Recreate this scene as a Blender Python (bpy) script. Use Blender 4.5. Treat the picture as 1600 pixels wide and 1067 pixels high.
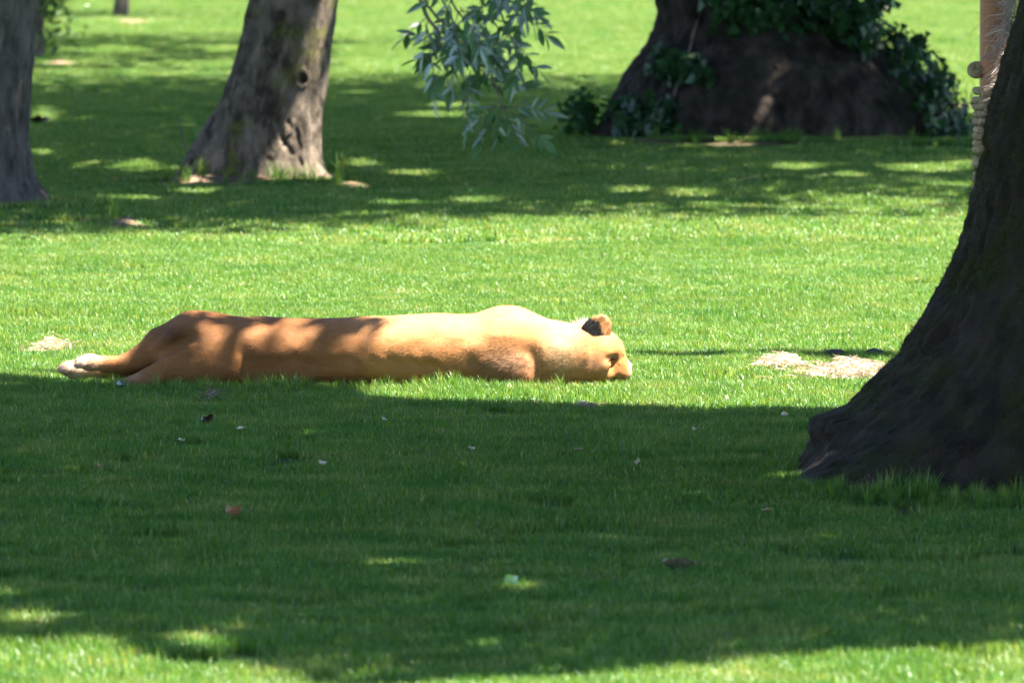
import bpy, math, random
import numpy as np
rng = np.random.default_rng(7)
random.seed(7)
for o in list(bpy.data.objects): bpy.data.objects.remove(o)
scene = bpy.context.scene
COL = scene.collection

# ------------------------------------------------------------------ camera
CAM_H, FPX = 2.2, 14400.0
PITCH = math.atan((533.5 + 250.0) / FPX)
cam_d = bpy.data.cameras.new('camera'); cam = bpy.data.objects.new('camera', cam_d); COL.objects.link(cam)
cam.location = (0, 0, CAM_H); cam.rotation_euler = (math.pi/2 - PITCH, 0, 0)
cam_d.sensor_width = 22.2; cam_d.lens = FPX / 1600 * 22.2
cam_d.clip_start = 0.5; cam_d.clip_end = 3000
cam_d.dof.use_dof = True; cam_d.dof.focus_distance = 36.6; cam_d.dof.aperture_fstop = 5.6
scene.camera = cam
# ------------------------------------------------------------------ light
SUN = np.array([0.42, -0.05, 0.905]); SUN /= np.linalg.norm(SUN)
w = bpy.data.worlds.new('World'); scene.world = w; w.use_nodes = True
nt = w.node_tree; nt.nodes.clear()
sky = nt.nodes.new('ShaderNodeTexSky'); sky.sky_type = 'NISHITA'; sky.sun_disc = False; sky.dust_density = 0.2; sky.air_density = 0.75
sky.sun_elevation = math.asin(SUN[2]); sky.sun_rotation = math.atan2(SUN[0], SUN[1])
bg = nt.nodes.new('ShaderNodeBackground'); bg.inputs['Strength'].default_value = 0.05
wo = nt.nodes.new('ShaderNodeOutputWorld')
nt.links.new(sky.outputs[0], bg.inputs[0]); nt.links.new(bg.outputs[0], wo.inputs[0])
sl = bpy.data.lights.new('sun', 'SUN'); sl.energy = 5.0; sl.angle = math.radians(0.53); sl.color = (1.0, 0.93, 0.80)
so = bpy.data.objects.new('sun', sl); COL.objects.link(so)
from mathutils import Vector
so.rotation_euler = Vector(tuple(SUN)).to_track_quat('Z', 'Y').to_euler(); so.location = (10, 40, 40)
vs = scene.view_settings
vs.view_transform = 'Standard'; vs.look = 'None'; vs.gamma = 1.0; vs.use_curve_mapping = False; vs.exposure = 3.2
scene.render.engine = 'CYCLES'
scene.cycles.max_bounces = 4; scene.cycles.diffuse_bounces = 2; scene.cycles.glossy_bounces = 2; scene.cycles.transmission_bounces = 3; scene.cycles.transparent_max_bounces = 4

# ------------------------------------------------------------------ helpers
def px_ground(px, py):
    """photo pixel -> point on the flat ground"""
    c, s = math.cos(PITCH), math.sin(PITCH)
    dx, dv = (px - 800) / FPX, (533.5 - py) / FPX
    dy, dz = c + dv * s, -s + dv * c
    t = -CAM_H / dz
    return dx * t, dy * t
def ground_px(X, Y):
    c, s = math.cos(PITCH), math.sin(PITCH)
    d = Y * c + CAM_H * s
    v = Y * s - CAM_H * c
    return 800 + FPX * X / d, 533.5 - FPX * v / d
def at(px, py, Y):
    """pixel at a known distance -> X, Z"""
    c, s = math.cos(PITCH), math.sin(PITCH)
    dx, dv = (px - 800) / FPX, (533.5 - py) / FPX
    t = Y / (c + dv * s)
    return dx * t, CAM_H + t * (-s + dv * c)

def _hash(ix, iy, iz, seed):
    n = (ix.astype(np.int64) * 374761393 + iy.astype(np.int64) * 668265263 + iz.astype(np.int64) * 2147483647 + seed * 974711) & 0xffffffff
    n = ((n ^ (n >> 13)) * 1274126177) & 0xffffffff
    n = ((n ^ (n >> 16)) * 2246822519) & 0xffffffff
    return ((n ^ (n >> 15)) & 0xffffff) / float(0xffffff)
def vnoise(p, seed=0):
    i = np.floor(p).astype(np.int64); f = p - i; f = f * f * (3 - 2 * f)
    r = 0
    for a in (0, 1):
        for b in (0, 1):
            for c in (0, 1):
                wgt = (f[..., 0] if a else 1 - f[..., 0]) * (f[..., 1] if b else 1 - f[..., 1]) * (f[..., 2] if c else 1 - f[..., 2])
                r = r + wgt * _hash(i[..., 0] + a, i[..., 1] + b, i[..., 2] + c, seed)
    return r
def fbm(p, oct=4, seed=0):
    r, a, t = 0, 1.0, 0.0
    for k in range(oct):
        r = r + a * vnoise(p * 2 ** k + 17.3 * k, seed + k); t += a; a *= 0.5
    return r / t
def n2(x, y, s, seed=0, oct=3):
    return fbm(np.stack([np.asarray(x) * s, np.asarray(y) * s, np.zeros_like(np.asarray(x, float))], -1), oct, seed)

def mesh(name, verts, faces, mat=None, smooth=True, cols=None):
    """faces: (n,k) int array, k = 3 or 4, or a list of such arrays"""
    verts = np.asarray(verts, np.float32)
    fl = [np.asarray(f, np.int32) for f in (faces if isinstance(faces, list) else [faces]) if len(f)]
    me = bpy.data.meshes.new(name)
    me.vertices.add(len(verts)); me.vertices.foreach_set('co', verts.ravel())
    nl = sum(f.size for f in fl); nf = sum(len(f) for f in fl)
    me.loops.add(nl); me.loops.foreach_set('vertex_index', np.concatenate([f.ravel() for f in fl]))
    tot = np.concatenate([np.full(len(f), f.shape[1], np.int32) for f in fl])
    start = np.concatenate([[0], np.cumsum(tot)[:-1]]).astype(np.int32)
    me.polygons.add(nf); me.polygons.foreach_set('loop_start', start)
    me.polygons.foreach_set('use_smooth', np.full(nf, smooth))
    me.update(calc_edges=True)
    if cols is not None:
        a = me.color_attributes.new('col', 'FLOAT_COLOR', 'POINT')
        c = np.ones((len(verts), 4), np.float32); c[:, :3] = cols
        a.data.foreach_set('color', c.ravel())
    if mat: me.materials.append(mat)
    return me
def obj(name, me, parent=None, loc=None):
    o = bpy.data.objects.new(name, me); COL.objects.link(o)
    if parent: o.parent = parent
    if loc is not None: o.location = loc
    return o
def tag(o, label=None, cat=None, group=None, kind=None):
    if label: o['label'] = label
    if cat: o['category'] = cat
    if group: o['group'] = group
    if kind: o['kind'] = kind
    return o
def thing(name, label, cat, loc, group=None):
    o = bpy.data.objects.new(name, None); COL.objects.link(o); o.location = loc; o.empty_display_size = 0.2
    return tag(o, label, cat, group)

def grid_faces(nu, nv, wrap=True):
    """nu rings of nv verts"""
    i = np.arange(nu - 1)[:, None]; j = np.arange(nv if wrap else nv - 1)[None, :]
    a = i * nv + j; b = i * nv + (j + 1) % nv
    return np.stack([a, b, b + nv, a + nv], -1).reshape(-1, 4)
def tube(pts, rad, n=8):
    pts = np.asarray(pts, float); rad = np.broadcast_to(np.asarray(rad, float), (len(pts),))
    t = np.gradient(pts, axis=0); t /= np.linalg.norm(t, axis=1, keepdims=True) + 1e-9
    up = np.array([0.31, 0.17, 0.93]); u = np.cross(t, up); u /= np.linalg.norm(u, axis=1, keepdims=True) + 1e-9
    v = np.cross(t, u)
    th = np.linspace(0, 2 * np.pi, n, endpoint=False)
    V = pts[:, None] + rad[:, None, None] * (np.cos(th)[None, :, None] * u[:, None] + np.sin(th)[None, :, None] * v[:, None])
    V = V.reshape(-1, 3); F = grid_faces(len(pts), n)
    V = np.concatenate([V, pts[:1], pts[-1:]]); k = len(pts) * n
    j = np.arange(n)
    c0 = np.stack([np.full(n, k), (j + 1) % n, j], -1); c1 = np.stack([np.full(n, k + 1), k - n + j, k - n + (j + 1) % n], -1)
    return V, [F, c0, c1]
def join(parts):
    V, F3, F4, o = [], [], [], 0
    for v, fs in parts:
        for f in (fs if isinstance(fs, list) else [fs]):
            (F3 if f.shape[1] == 3 else F4).append(f + o)
        V.append(v); o += len(v)
    out = []
    if F4: out.append(np.concatenate(F4))
    if F3: out.append(np.concatenate(F3))
    return np.concatenate(V), out

# ------------------------------------------------------------------ materials
def newmat(name):
    m = bpy.data.materials.new(name); m.use_nodes = True; m.node_tree.nodes.clear(); return m, m.node_tree
class NT:
    def __init__(s, t): s.t = t
    def n(s, typ, **kw):
        nd = s.t.nodes.new(typ)
        for k, v in kw.items():
            if hasattr(nd, k): setattr(nd, k, v)
            else: nd.inputs[k.replace('_', ' ')].default_value = v
        return nd
    def l(s, a, b): s.t.links.new(a, b)
def ramp(g, src, stops):
    r = g.n('ShaderNodeValToRGB'); e = r.color_ramp.elements
    while len(e) < len(stops): e.new(0.5)
    for k, (p, c) in enumerate(stops): e[k].position = p; e[k].color = (*c, 1)
    g.l(src, r.inputs[0]); return r.outputs[0]
def noise(g, scale, vec=None, detail=4, rough=0.6, stretch=None):
    if vec is None:
        vec = g.n('ShaderNodeNewGeometry').outputs['Position']
    if stretch:
        mp = g.n('ShaderNodeMapping'); mp.inputs['Scale'].default_value = stretch; g.l(vec, mp.inputs['Vector']); vec = mp.outputs[0]
    nz = g.n('ShaderNodeTexNoise'); nz.inputs['Scale'].default_value = scale; nz.inputs['Detail'].default_value = detail; nz.inputs['Roughness'].default_value = rough
    g.l(vec, nz.inputs['Vector']); return nz.outputs['Fac']
def mixc(g, fac, a, b, mode='MIX'):
    m = g.n('ShaderNodeMix', data_type='RGBA', blend_type=mode)
    for s, v in ((0, fac), (6, a), (7, b)):
        if isinstance(v, (int, float)): m.inputs[s].default_value = v
        elif isinstance(v, tuple): m.inputs[s].default_value = (*v, 1)
        else: g.l(v, m.inputs[s])
    return m.outputs[2]

def leafy_mat(name, stops_noise, trans=0.45, gloss=0.12, rough=0.45, nscale=0.8, usecol=True, tint=(1.25, 1.15, 0.5)):
    """thin leaf / blade: diffuse + translucent + a little gloss; colour from vertex colour x world noise"""
    m, t = newmat(name); g = NT(t)
    c = ramp(g, noise(g, nscale, detail=5), stops_noise)
    if usecol:
        a = g.n('ShaderNodeAttribute', attribute_name='col')
        c = mixc(g, 1.0, c, a.outputs['Color'], 'MULTIPLY')
    d = g.n('ShaderNodeBsdfDiffuse'); tr = g.n('ShaderNodeBsdfTranslucent'); gl = g.n('ShaderNodeBsdfGlossy', Roughness=rough)
    g.l(c, d.inputs['Color']); g.l(mixc(g, 1.0, c, tint, 'MULTIPLY'), tr.inputs['Color'])
    m1 = g.n('ShaderNodeMixShader'); m1.inputs[0].default_value = trans; g.l(d.outputs[0], m1.inputs[1]); g.l(tr.outputs[0], m1.inputs[2])
    lw = g.n('ShaderNodeLayerWeight', Blend=0.35)
    mm = g.n('ShaderNodeMath', operation='MULTIPLY'); mm.inputs[1].default_value = gloss; g.l(lw.outputs['Fresnel'], mm.inputs[0])
    m2 = g.n('ShaderNodeMixShader'); g.l(mm.outputs[0], m2.inputs[0]); g.l(m1.outputs[0], m2.inputs[1]); g.l(gl.outputs[0], m2.inputs[2])
    o = g.n('ShaderNodeOutputMaterial'); g.l(m2.outputs[0], o.inputs[0]); return m
def solid_mat(name, stops, nscale, rough=0.85, bump=0.0, bscale=20, stretch=None, usecol=False, spec=0.3, bdist=0.02, detail=6):
    m, t = newmat(name); g = NT(t)
    c = ramp(g, noise(g, nscale, detail=detail, stretch=stretch), stops)
    if usecol:
        a = g.n('ShaderNodeAttribute', attribute_name='col'); c = mixc(g, 1.0, c, a.outputs['Color'], 'MULTIPLY')
    b = g.n('ShaderNodeBsdfPrincipled', Roughness=rough); b.inputs['Specular IOR Level'].default_value = spec
    g.l(c, b.inputs['Base Color'])
    if bump:
        bp = g.n('ShaderNodeBump', Strength=bump, Distance=bdist); g.l(noise(g, bscale, detail=8, stretch=stretch), bp.inputs['Height']); g.l(bp.outputs[0], b.inputs['Normal'])
    o = g.n('ShaderNodeOutputMaterial'); g.l(b.outputs[0], o.inputs[0]); return m

M = {}
M['grass'] = leafy_mat('grass_blade', [(0.30, (0.042, 0.140, 0.017)), (0.5, (0.078, 0.182, 0.025)), (0.72, (0.140, 0.215, 0.045))], trans=0.5, gloss=0.055, rough=0.5, nscale=2.6, tint=(1.38, 1.12, 0.60))
M['leaf'] = leafy_mat('crown_leaf', [(0.3, (0.035, 0.085, 0.018)), (0.7, (0.070, 0.130, 0.030))], trans=0.14, gloss=0.05, nscale=1.5, usecol=False)
M['ash'] = leafy_mat('ash_leaflet', [(0.35, (0.050, 0.115, 0.045)), (0.65, (0.085, 0.150, 0.065))], trans=0.30, gloss=0.30, rough=0.65, nscale=9.0, usecol=False, tint=(1.1, 1.2, 0.5))
M['ivy'] = leafy_mat('ivy_leaf', [(0.3, (0.009, 0.036, 0.011)), (0.7, (0.028, 0.070, 0.020))], trans=0.22, gloss=0.05, rough=0.5, nscale=3.0)
M['hay'] = leafy_mat('dry_straw', [(0.3, (0.34, 0.24, 0.15)), (0.7, (0.50, 0.385, 0.27))], trans=0.3, gloss=0.2, nscale=20, tint=(1.05, 1.0, 0.9))
M['sisal'] = leafy_mat('sisal_fibre', [(0.3, (0.38, 0.28, 0.22)), (0.7, (0.60, 0.48, 0.42))], trans=0.3, gloss=0.2, nscale=25, tint=(1.0, 0.95, 0.95))
M['deadleaf'] = leafy_mat('dead_leaf', [(0.3, (0.16, 0.085, 0.040)), (0.7, (0.32, 0.19, 0.10))], trans=0.2, gloss=0.3, nscale=30, usecol=True, tint=(1.1, 0.9, 0.6))

def ground_mat():
    m, t = newmat('soil_and_turf'); g = NT(t)
    a = g.n('ShaderNodeAttribute', attribute_name='col')
    turf = ramp(g, noise(g, 1.3, detail=8), [(0.3, (0.020, 0.050, 0.010)), (0.7, (0.045, 0.085, 0.018))])
    soil = ramp(g, noise(g, 9.0, detail=8), [(0.3, (0.10, 0.060, 0.040)), (0.55, (0.18, 0.115, 0.08)), (0.75, (0.30, 0.21, 0.15))])
    sep = g.n('ShaderNodeSeparateColor'); g.l(a.outputs['Color'], sep.inputs[0])
    c = mixc(g, sep.outputs[0], turf, soil)
    b = g.n('ShaderNodeBsdfPrincipled', Roughness=0.95); b.inputs['Specular IOR Level'].default_value = 0.15
    g.l(c, b.inputs['Base Color'])
    bp = g.n('ShaderNodeBump', Strength=0.7, Distance=0.03); g.l(noise(g, 30, detail=8), bp.inputs['Height']); g.l(bp.outputs[0], b.inputs['Normal'])
    o = g.n('ShaderNodeOutputMaterial'); g.l(b.outputs[0], o.inputs[0]); return m
M['ground'] = ground_mat()

def bark_mat(name, dark, mid, light, moss=None, moss_amt=0.5, stretch=(1, 1, 0.42), scale=16):
    m, t = newmat(name); g = NT(t)
    n1 = noise(g, scale, detail=8, rough=0.65, stretch=stretch)
    c = ramp(g, n1, [(0.33, dark), (0.5, mid), (0.68, light)])
    blot = noise(g, 5.5, detail=5)
    c = mixc(g, ramp(g, blot, [(0.42, (0, 0, 0)), (0.62, (0.55, 0.55, 0.55))]), c, light)
    if moss:
        f = ramp(g, noise(g, 3.2, detail=7, rough=0.7), [(0.62 - 0.25 * moss_amt, (0, 0, 0)), (0.75 - 0.25 * moss_amt, (1, 1, 1))])
        mc = ramp(g, noise(g, 60, detail=4), [(0.3, tuple(0.5 * k for k in moss)), (0.7, tuple(1.4 * k for k in moss))])
        c = mixc(g, f, c, mc)
    b = g.n('ShaderNodeBsdfPrincipled', Roughness=0.9); b.inputs['Specular IOR Level'].default_value = 0.2
    g.l(c, b.inputs['Base Color'])
    bp = g.n('ShaderNodeBump', Strength=0.9, Distance=0.035); g.l(n1, bp.inputs['Height'])
    bp2 = g.n('ShaderNodeBump', Strength=0.6, Distance=0.008); g.l(noise(g, 90, detail=6), bp2.inputs['Height']); g.l(bp.outputs[0], bp2.inputs['Normal'])
    g.l(bp2.outputs[0], b.inputs['Normal'])
    o = g.n('ShaderNodeOutputMaterial'); g.l(b.outputs[0], o.inputs[0]); return m
M['bark_grey'] = bark_mat('bark_grey', (0.020, 0.017, 0.014), (0.055, 0.047, 0.040), (0.12, 0.105, 0.092), stretch=(1, 1, .2), scale=22)
M['bark_brown'] = bark_mat('bark_brown', (0.013, 0.010, 0.007), (0.046, 0.035, 0.025), (0.19, 0.15, 0.115), moss=(0.10, 0.10, 0.022), moss_amt=0.35, scale=12)
M['bark_old'] = bark_mat('bark_old', (0.005, 0.004, 0.003), (0.014, 0.011, 0.008), (0.050, 0.038, 0.032), moss=(0.012, 0.022, 0.008), moss_amt=0.25, scale=9)
M['bark_moss'] = bark_mat('bark_mossy', (0.006, 0.0045, 0.003), (0.016, 0.012, 0.008), (0.042, 0.030, 0.021), moss=(0.022, 0.024, 0.004), moss_amt=0.6, scale=11, stretch=(1, 1, .6))
M['twig'] = solid_mat('twig_bark', [(0.3, (0.07, 0.05, 0.045)), (0.7, (0.16, 0.12, 0.11))], 30)
M['wood'] = solid_mat('orange_timber', [(0.3, (0.30, 0.115, 0.045)), (0.7, (0.42, 0.18, 0.075))], 14, stretch=(1, 1, 0.08), rough=0.6, bump=0.3, bscale=40)
M['rope'] = solid_mat('rope', [(0.3, (0.20, 0.14, 0.07)), (0.7, (0.40, 0.30, 0.17))], 60, rough=0.9, bump=0.8, bscale=120, bdist=0.006)

# ------------------------------------------------------------------ ground
TREES = {'right': (2.60, 31.6), 'left': (0, 0), 'edge': (0, 0), 'old': (0, 0)}
def cxy(px, Y): return (px - 800) / FPX * Y, Y
TREES['left'] = cxy(397, 59.0); TREES['edge'] = cxy(-20, 54.0); TREES['old'] = cxy(1195, 66.0)
def gz(X, Y):
    X = np.asarray(X, float); Y = np.asarray(Y, float)
    z = 0.035 * (n2(X, Y, 0.35, 3) - 0.5)
    fade = np.clip((np.hypot(X, Y - 60) - 60) / 60, 0, 1)
    z = z * (1 - fade)
    for k, (h, r) in {'left': (0.05, 0.75), 'edge': (0.05, 0.7), 'old': (0.08, 1.9), 'right': (0.05, 1.7)}.items():
        z = z + h * np.exp(-(((X - TREES[k][0]) ** 2 + (Y - TREES[k][1]) ** 2) / r ** 2))
    lx = np.clip((np.abs(X + 0.67) - 1.2) / 0.5, 0, 1); ly = np.clip((np.abs(Y - 37.15) - 0.4) / 0.5, 0, 1)
    return z * np.maximum(lx, ly)
# soil patches, given by photo pixels: (px, py, rx, ry, strength)
SOIL = [(25, 338, 80, 9, 1.0), (95, 342, 60, 6, .9), (205, 357, 42, 6, 1.0), (120, 352, 60, 6, .7), (295, 293, 50, 7, 1.0), (215, 304, 90, 3.5, .7), (400, 289, 110, 6, .9),
        (545, 297, 55, 5, 1.0), (500, 288, 40, 5, .9), (90, 104, 40, 5, 1.0), (222, 106, 38, 4, 1.0), (120, 153, 40, 3, .5),
        (1180, 236, 300, 9, 0.9), (1490, 172, 60, 7, .9), (1190, 284, 100, 3.2, 1.0), (870, 238, 40, 6, .9), (860, 128, 50, 4, .7),
        (1420, 785, 190, 22, 0.85), (1320, 350, 25, 3, .5), (1375, 348, 22, 3, .8), (810, 433, 14, 2.5, .5), (180, 38, 120, 4.5, 0.95), (1310, 575, 70, 7, 0.65), (1225, 573, 30, 4, .7),
        (560, 176, 90, 3, .4)]
def soil_at(X, Y):
    px, py = ground_px(np.asarray(X, float), np.asarray(Y, float))
    s = np.zeros_like(px)
    wob = 0.6 * (n2(X, Y, 2.2, 11) - 0.5) * 2
    for (a, b, rx, ry, k) in SOIL:
        d = np.sqrt(((px - a) / rx) ** 2 + ((py - b) / ry) ** 2) + wob
        s = np.maximum(s, k * np.clip(1.6 - 1.5 * d, 0, 1))
    return s
gz0 = gz
def gz(X, Y):
    return gz0(X, Y) + .045 * (.3 + 1.4 * n2(X, Y, 3.5, 81)) * np.clip(soil_at(X, np.maximum(Y, 8.0)), 0, 1) * (np.asarray(Y) > 45)
xs = np.concatenate([[-900, -400, -150, -60, -28], np.linspace(-14, 14, 141), [28, 60, 150, 400, 900]])
ys = np.concatenate([[-400, -100, -20, 5], np.arange(15, 140, 0.25), [150, 180, 250, 500, 1000, 2000]])
GX, GY = np.meshgrid(xs, ys)
GV = np.stack([GX, GY, gz(GX, GY) * (GY > 14)], -1).reshape(-1, 3)
gs = soil_at(GV[:, 0], np.maximum(GV[:, 1], 5)); gc = np.repeat(gs[:, None], 3, 1)
tag(obj('ground', mesh('ground', GV, grid_faces(len(ys), len(xs), False), M['ground'], cols=gc)), kind='structure')

# ------------------------------------------------------------------ shade pattern (where the crowns above must stand)
def lerp(xp, fp, x): return np.interp(x, xp, fp)
def ell(px, py, L):
    m = np.zeros(px.shape)
    for (a, b, rx, ry) in L:
        m = np.maximum(m, 1 - np.sqrt(((px - a) / rx) ** 2 + ((py - b) / ry) ** 2))
    return m
def near_cover(X, Y):
    """0..1 how thick the near tree's foliage is on the sun ray that ends at ground point X, Y"""
    px, py = ground_px(X, Y)
    wob = 10 * (n2(X, Y, 1.6, 31) - 0.5) + 16 * (n2(X, Y, 0.5, 33) - 0.5)
    top = lerp([-900, -300, 0, 85, 165, 200, 520, 560, 700, 900, 1300, 1700, 2300], [575, 586, 592, 606, 608, 570, 566, 630, 634, 640, 646, 652, 635], px)
    bot = lerp([-600, 0, 250, 450, 520, 800, 1000, 1300, 1600, 2200], [1000, 1005, 1035, 1062, 1085, 1062, 1052, 1034, 1010, 985], px)
    c = ((py > top + wob * 0.5) & (py < bot + wob * 2.2)).astype(float)
    rear = (px > 150) & (px < 545) & (py < 612)
    c = np.where(rear, c * 0.40, c)
    # shadow streak on the lit lawn beyond the animal's nose
    st = (np.abs(py - (559 + 3 * np.sin(px / 40))) < lerp([990, 1050, 1250, 1330, 1390], [1.5, 3, 4, 7, 5], px)) & (px > 985) & (px < 1395)
    c = np.where(st, 1.0, c)
    h = ell(px, py, [(1258, 707, 62, 4.5), (800, 930, 26, 10), (40, 975, 60, 16), (300, 1015, 60, 14), (120, 1025, 80, 14)]) > (0.35 * (n2(X, Y, 4, 5) - 0.2))
    c = np.where(h & (c > 0), c * 0.06, c)
    return c
def far_cover(X, Y):
    px, py = ground_px(X, Y)
    wob = 12 * (n2(X, Y, 0.9, 41) - 0.5) + 10 * (n2(X, Y, 0.3, 43) - 0.5)
    bot = lerp([-900, 0, 300, 700, 1050, 1150, 1300, 1500, 2200], [380, 392, 396, 384, 398, 388, 370, 350, 340], px)
    top = lerp([-900, 0, 100, 370, 515, 530, 700, 950, 1470, 1480, 1600, 2200], [52, 54, 56, 56, 60, 112, 114, 122, 150, 184, 188, 190], px)
    c = ((py > top + 0.5 * wob) & (py < bot + 0.7 * wob)).astype(float)
    h = ell(px, py, [(110, 262, 55, 10), (205, 268, 60, 11), (60, 248, 30, 6), (65, 185, 30, 14), (300, 270, 40, 6), (560, 262, 45, 8), (640, 280, 60, 5), (690, 185, 90, 5), (740, 322, 60, 5), (620, 326, 70, 4),
                     (980, 306, 40, 7), (1075, 312, 50, 5), (960, 358, 70, 8), (1245, 268, 60, 6), (1330, 278, 40, 5), (1440, 268, 80, 7), (1510, 262, 40, 8), (1330, 318, 40, 6), (1480, 300, 50, 5), (1420, 325, 60, 6),
                     (500, 291, 30, 3), (455, 290, 85, 4.0), (380, 288, 40, 1.6), (300, 293, 30, 4), (545, 297, 40, 4), (215, 357, 30, 4), (200, 318, 80, 4), (110, 325, 50, 3),
                     (170, 84, 90, 6), (345, 80, 40, 8), (330, 106, 60, 6), (222, 106, 40, 4), (100, 104, 40, 4), (700, 170, 60, 4), (300, 304, 60, 3)])
    c = np.where(h > 0.45 * (n2(X, Y, 2.2, 6) - 0.15), c * 0.05, c)
    c = np.where((py < 112) & (px > 520) & (px < 720) & (np.abs(py - 71) < 4), 0.7, c)
    spk = n2(X, Y * 0.6, 2.4, 9, 2)
    return np.where(spk > 0.80, c * 0.15, c)

# ------------------------------------------------------------------ trees
def leaf_cards(P, size, asp=0.55, flat=0.55, r=None):
    """diamond leaves at P"""
    r = r or rng
    n = len(P)
    nrm = r.normal(size=(n, 3)); nrm[:, 2] = np.abs(nrm[:, 2]) + flat; nrm /= np.linalg.norm(nrm, axis=1, keepdims=True)
    a = np.cross(nrm, r.normal(size=(n, 3))); a /= np.linalg.norm(a, axis=1, keepdims=True) + 1e-9
    b = np.cross(nrm, a)
    s = size * r.uniform(0.65, 1.3, (n, 1)); 
    V = np.stack([P - a * s * .5, P + b * s * asp * .5 - a * s * .05 + nrm * s * .06, P + a * s * .5, P - b * s * asp * .5 - a * s * .05 + nrm * s * .06], 1).reshape(-1, 3)
    k = np.arange(n)[:, None] * 4
    F = np.concatenate([k + np.array([[0, 1, 2]]), k + np.array([[0, 2, 3]])])
    return V, F
def crown_points(n, center, radii, cover, zmin, seed, clump=0.30, per=14):
    """leaf positions in an ellipsoid, thinned where the ground below the sun ray is lit"""
    r = np.random.default_rng(seed); out = []
    tot = 0; it = 0
    while tot < n and it < 60:
        it += 1
        q = r.normal(size=(6000, 3)); q /= np.linalg.norm(q, axis=1, keepdims=True); q *= r.uniform(0.05, 1, (6000, 1)) ** 0.42
        c = np.array(center) + q * np.array(radii)
        c = c[c[:, 2] > zmin]
        p = np.repeat(c, per, 0) + r.normal(size=(len(c) * per, 3)) * clump * np.array([1, 1, 0.5])
        p = p[p[:, 2] > zmin]
        t = p[:, 2] / SUN[2]; gx = p[:, 0] - t * SUN[0]; gy = p[:, 1] - t * SUN[1]
        ok = r.uniform(size=len(p)) < cover(gx, np.maximum(gy, 8.0))
        p = p[ok]; out.append(p); tot += len(p)
    return np.concatenate(out)[:n]
def trunk_mesh(name, prof, mat, ratio=0.8, lobes=(), ntheta=200, bark=0.012, bfreq=9.0, zst=.25, seed=0, fine_top=2.6, extra=None, lump=.16):
    """prof: rows (z, cx, cy, r). Returns a mesh with geometry relief on the bark."""
    prof = np.array(prof, float)
    zs = np.concatenate([np.arange(prof[0, 0], fine_top, 0.0125 if fine_top < 2 else 0.016), np.linspace(fine_top, prof[-1, 0], 14)])
    def sm(col):
        v = np.interp(zs, prof[:, 0], prof[:, col])
        kk = np.ones(9) / 9; vp = np.pad(v, 4, mode='edge'); s = np.convolve(vp, kk, 'valid')
        return np.where(zs < fine_top - 0.1, s, v)
    cx, cy, r = sm(1), sm(2), sm(3)
    th = np.linspace(0, 2 * np.pi, ntheta, endpoint=False)
    Z, T = np.meshgrid(zs, th, indexing='ij')
    R = np.repeat(r[:, None], ntheta, 1)
    for (ang, width, amp, hh) in lobes:      # root buttresses
        d = np.angle(np.exp(1j * (T - ang)))
        R = R + amp * np.exp(-(d / width) ** 2) * np.exp(-np.maximum(Z, 0) / hh)
    pc = np.stack([np.cos(T) * R * bfreq, np.sin(T) * R * bfreq, Z * bfreq * zst], -1)
    warp = fbm(pc * 0.5, 3, seed + 5)[..., None] - 0.5
    rid = 1 - np.abs(2 * fbm(pc + warp * 3, 4, seed) - 1) * 2.2
    big = fbm(np.stack([np.cos(T) * 2.1, np.sin(T) * 2.1, Z * 1.3], -1) + seed, 3, seed + 9) - 0.5
    fin = fbm(pc * 4, 2, seed + 3) - 0.5
    R = R + bark * (rid - 0.5) * 1.3 + r[:, None] * lump * big + bark * 0.7 * fin
    X = cx[:, None] + np.cos(T) * R; Y = cy[:, None] + np.sin(T) * R * ratio
    V = np.stack([X, Y, Z], -1)
    if extra is not None: V = extra(V)
    V = V.reshape(-1, 3)
    V = np.concatenate([V, [[cx[-1], cy[-1], zs[-1]]]])
    k = (len(zs) - 1) * ntheta; j = np.arange(ntheta)
    cap = np.stack([k + j, k + (j + 1) % ntheta, np.full(ntheta, len(V) - 1)], -1)
    return mesh(name, V, [grid_faces(len(zs), ntheta), cap], mat)
def limb_curve(a, b, r0, r1, sag=0.0, n=14, seed=0, wig=0.12):
    r = np.random.default_rng(seed); t = np.linspace(0, 1, n)[:, None]
    a, b = np.array(a, float), np.array(b, float)
    p = a + (b - a) * t; L = np.linalg.norm(b - a)
    p[:, 2] += sag * L * np.sin(np.pi * t[:, 0])
    for k in (1, 2, 3): p += (r.normal(size=3) * wig * L / (k * 3)) * np.sin(k * np.pi * t)
    return p, r0 + (r1 - r0) * np.linspace(0, 1, n) ** 0.8
def add_limbs(root, loc, top, rtop, crown_c, crown_r, mat, seed, n=7):
    r = np.random.default_rng(seed)
    for k in range(n):
        an = 2 * np.pi * k / n + r.uniform(-.3, .3); e = r.uniform(0.1, 0.8)
        b = np.array(crown_c) + np.array(crown_r) * np.array([np.cos(an) * .72, np.sin(an) * .72, e * .6])
        p, rr = limb_curve(np.array(top) - np.array([0, 0, 0.25]), b, rtop * 0.5, 0.04, sag=0.08, seed=seed + k)
        V, F = tube(p - np.array(loc), rr, 10); obj('limb', mesh('limb', V, F, mat), root)

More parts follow.
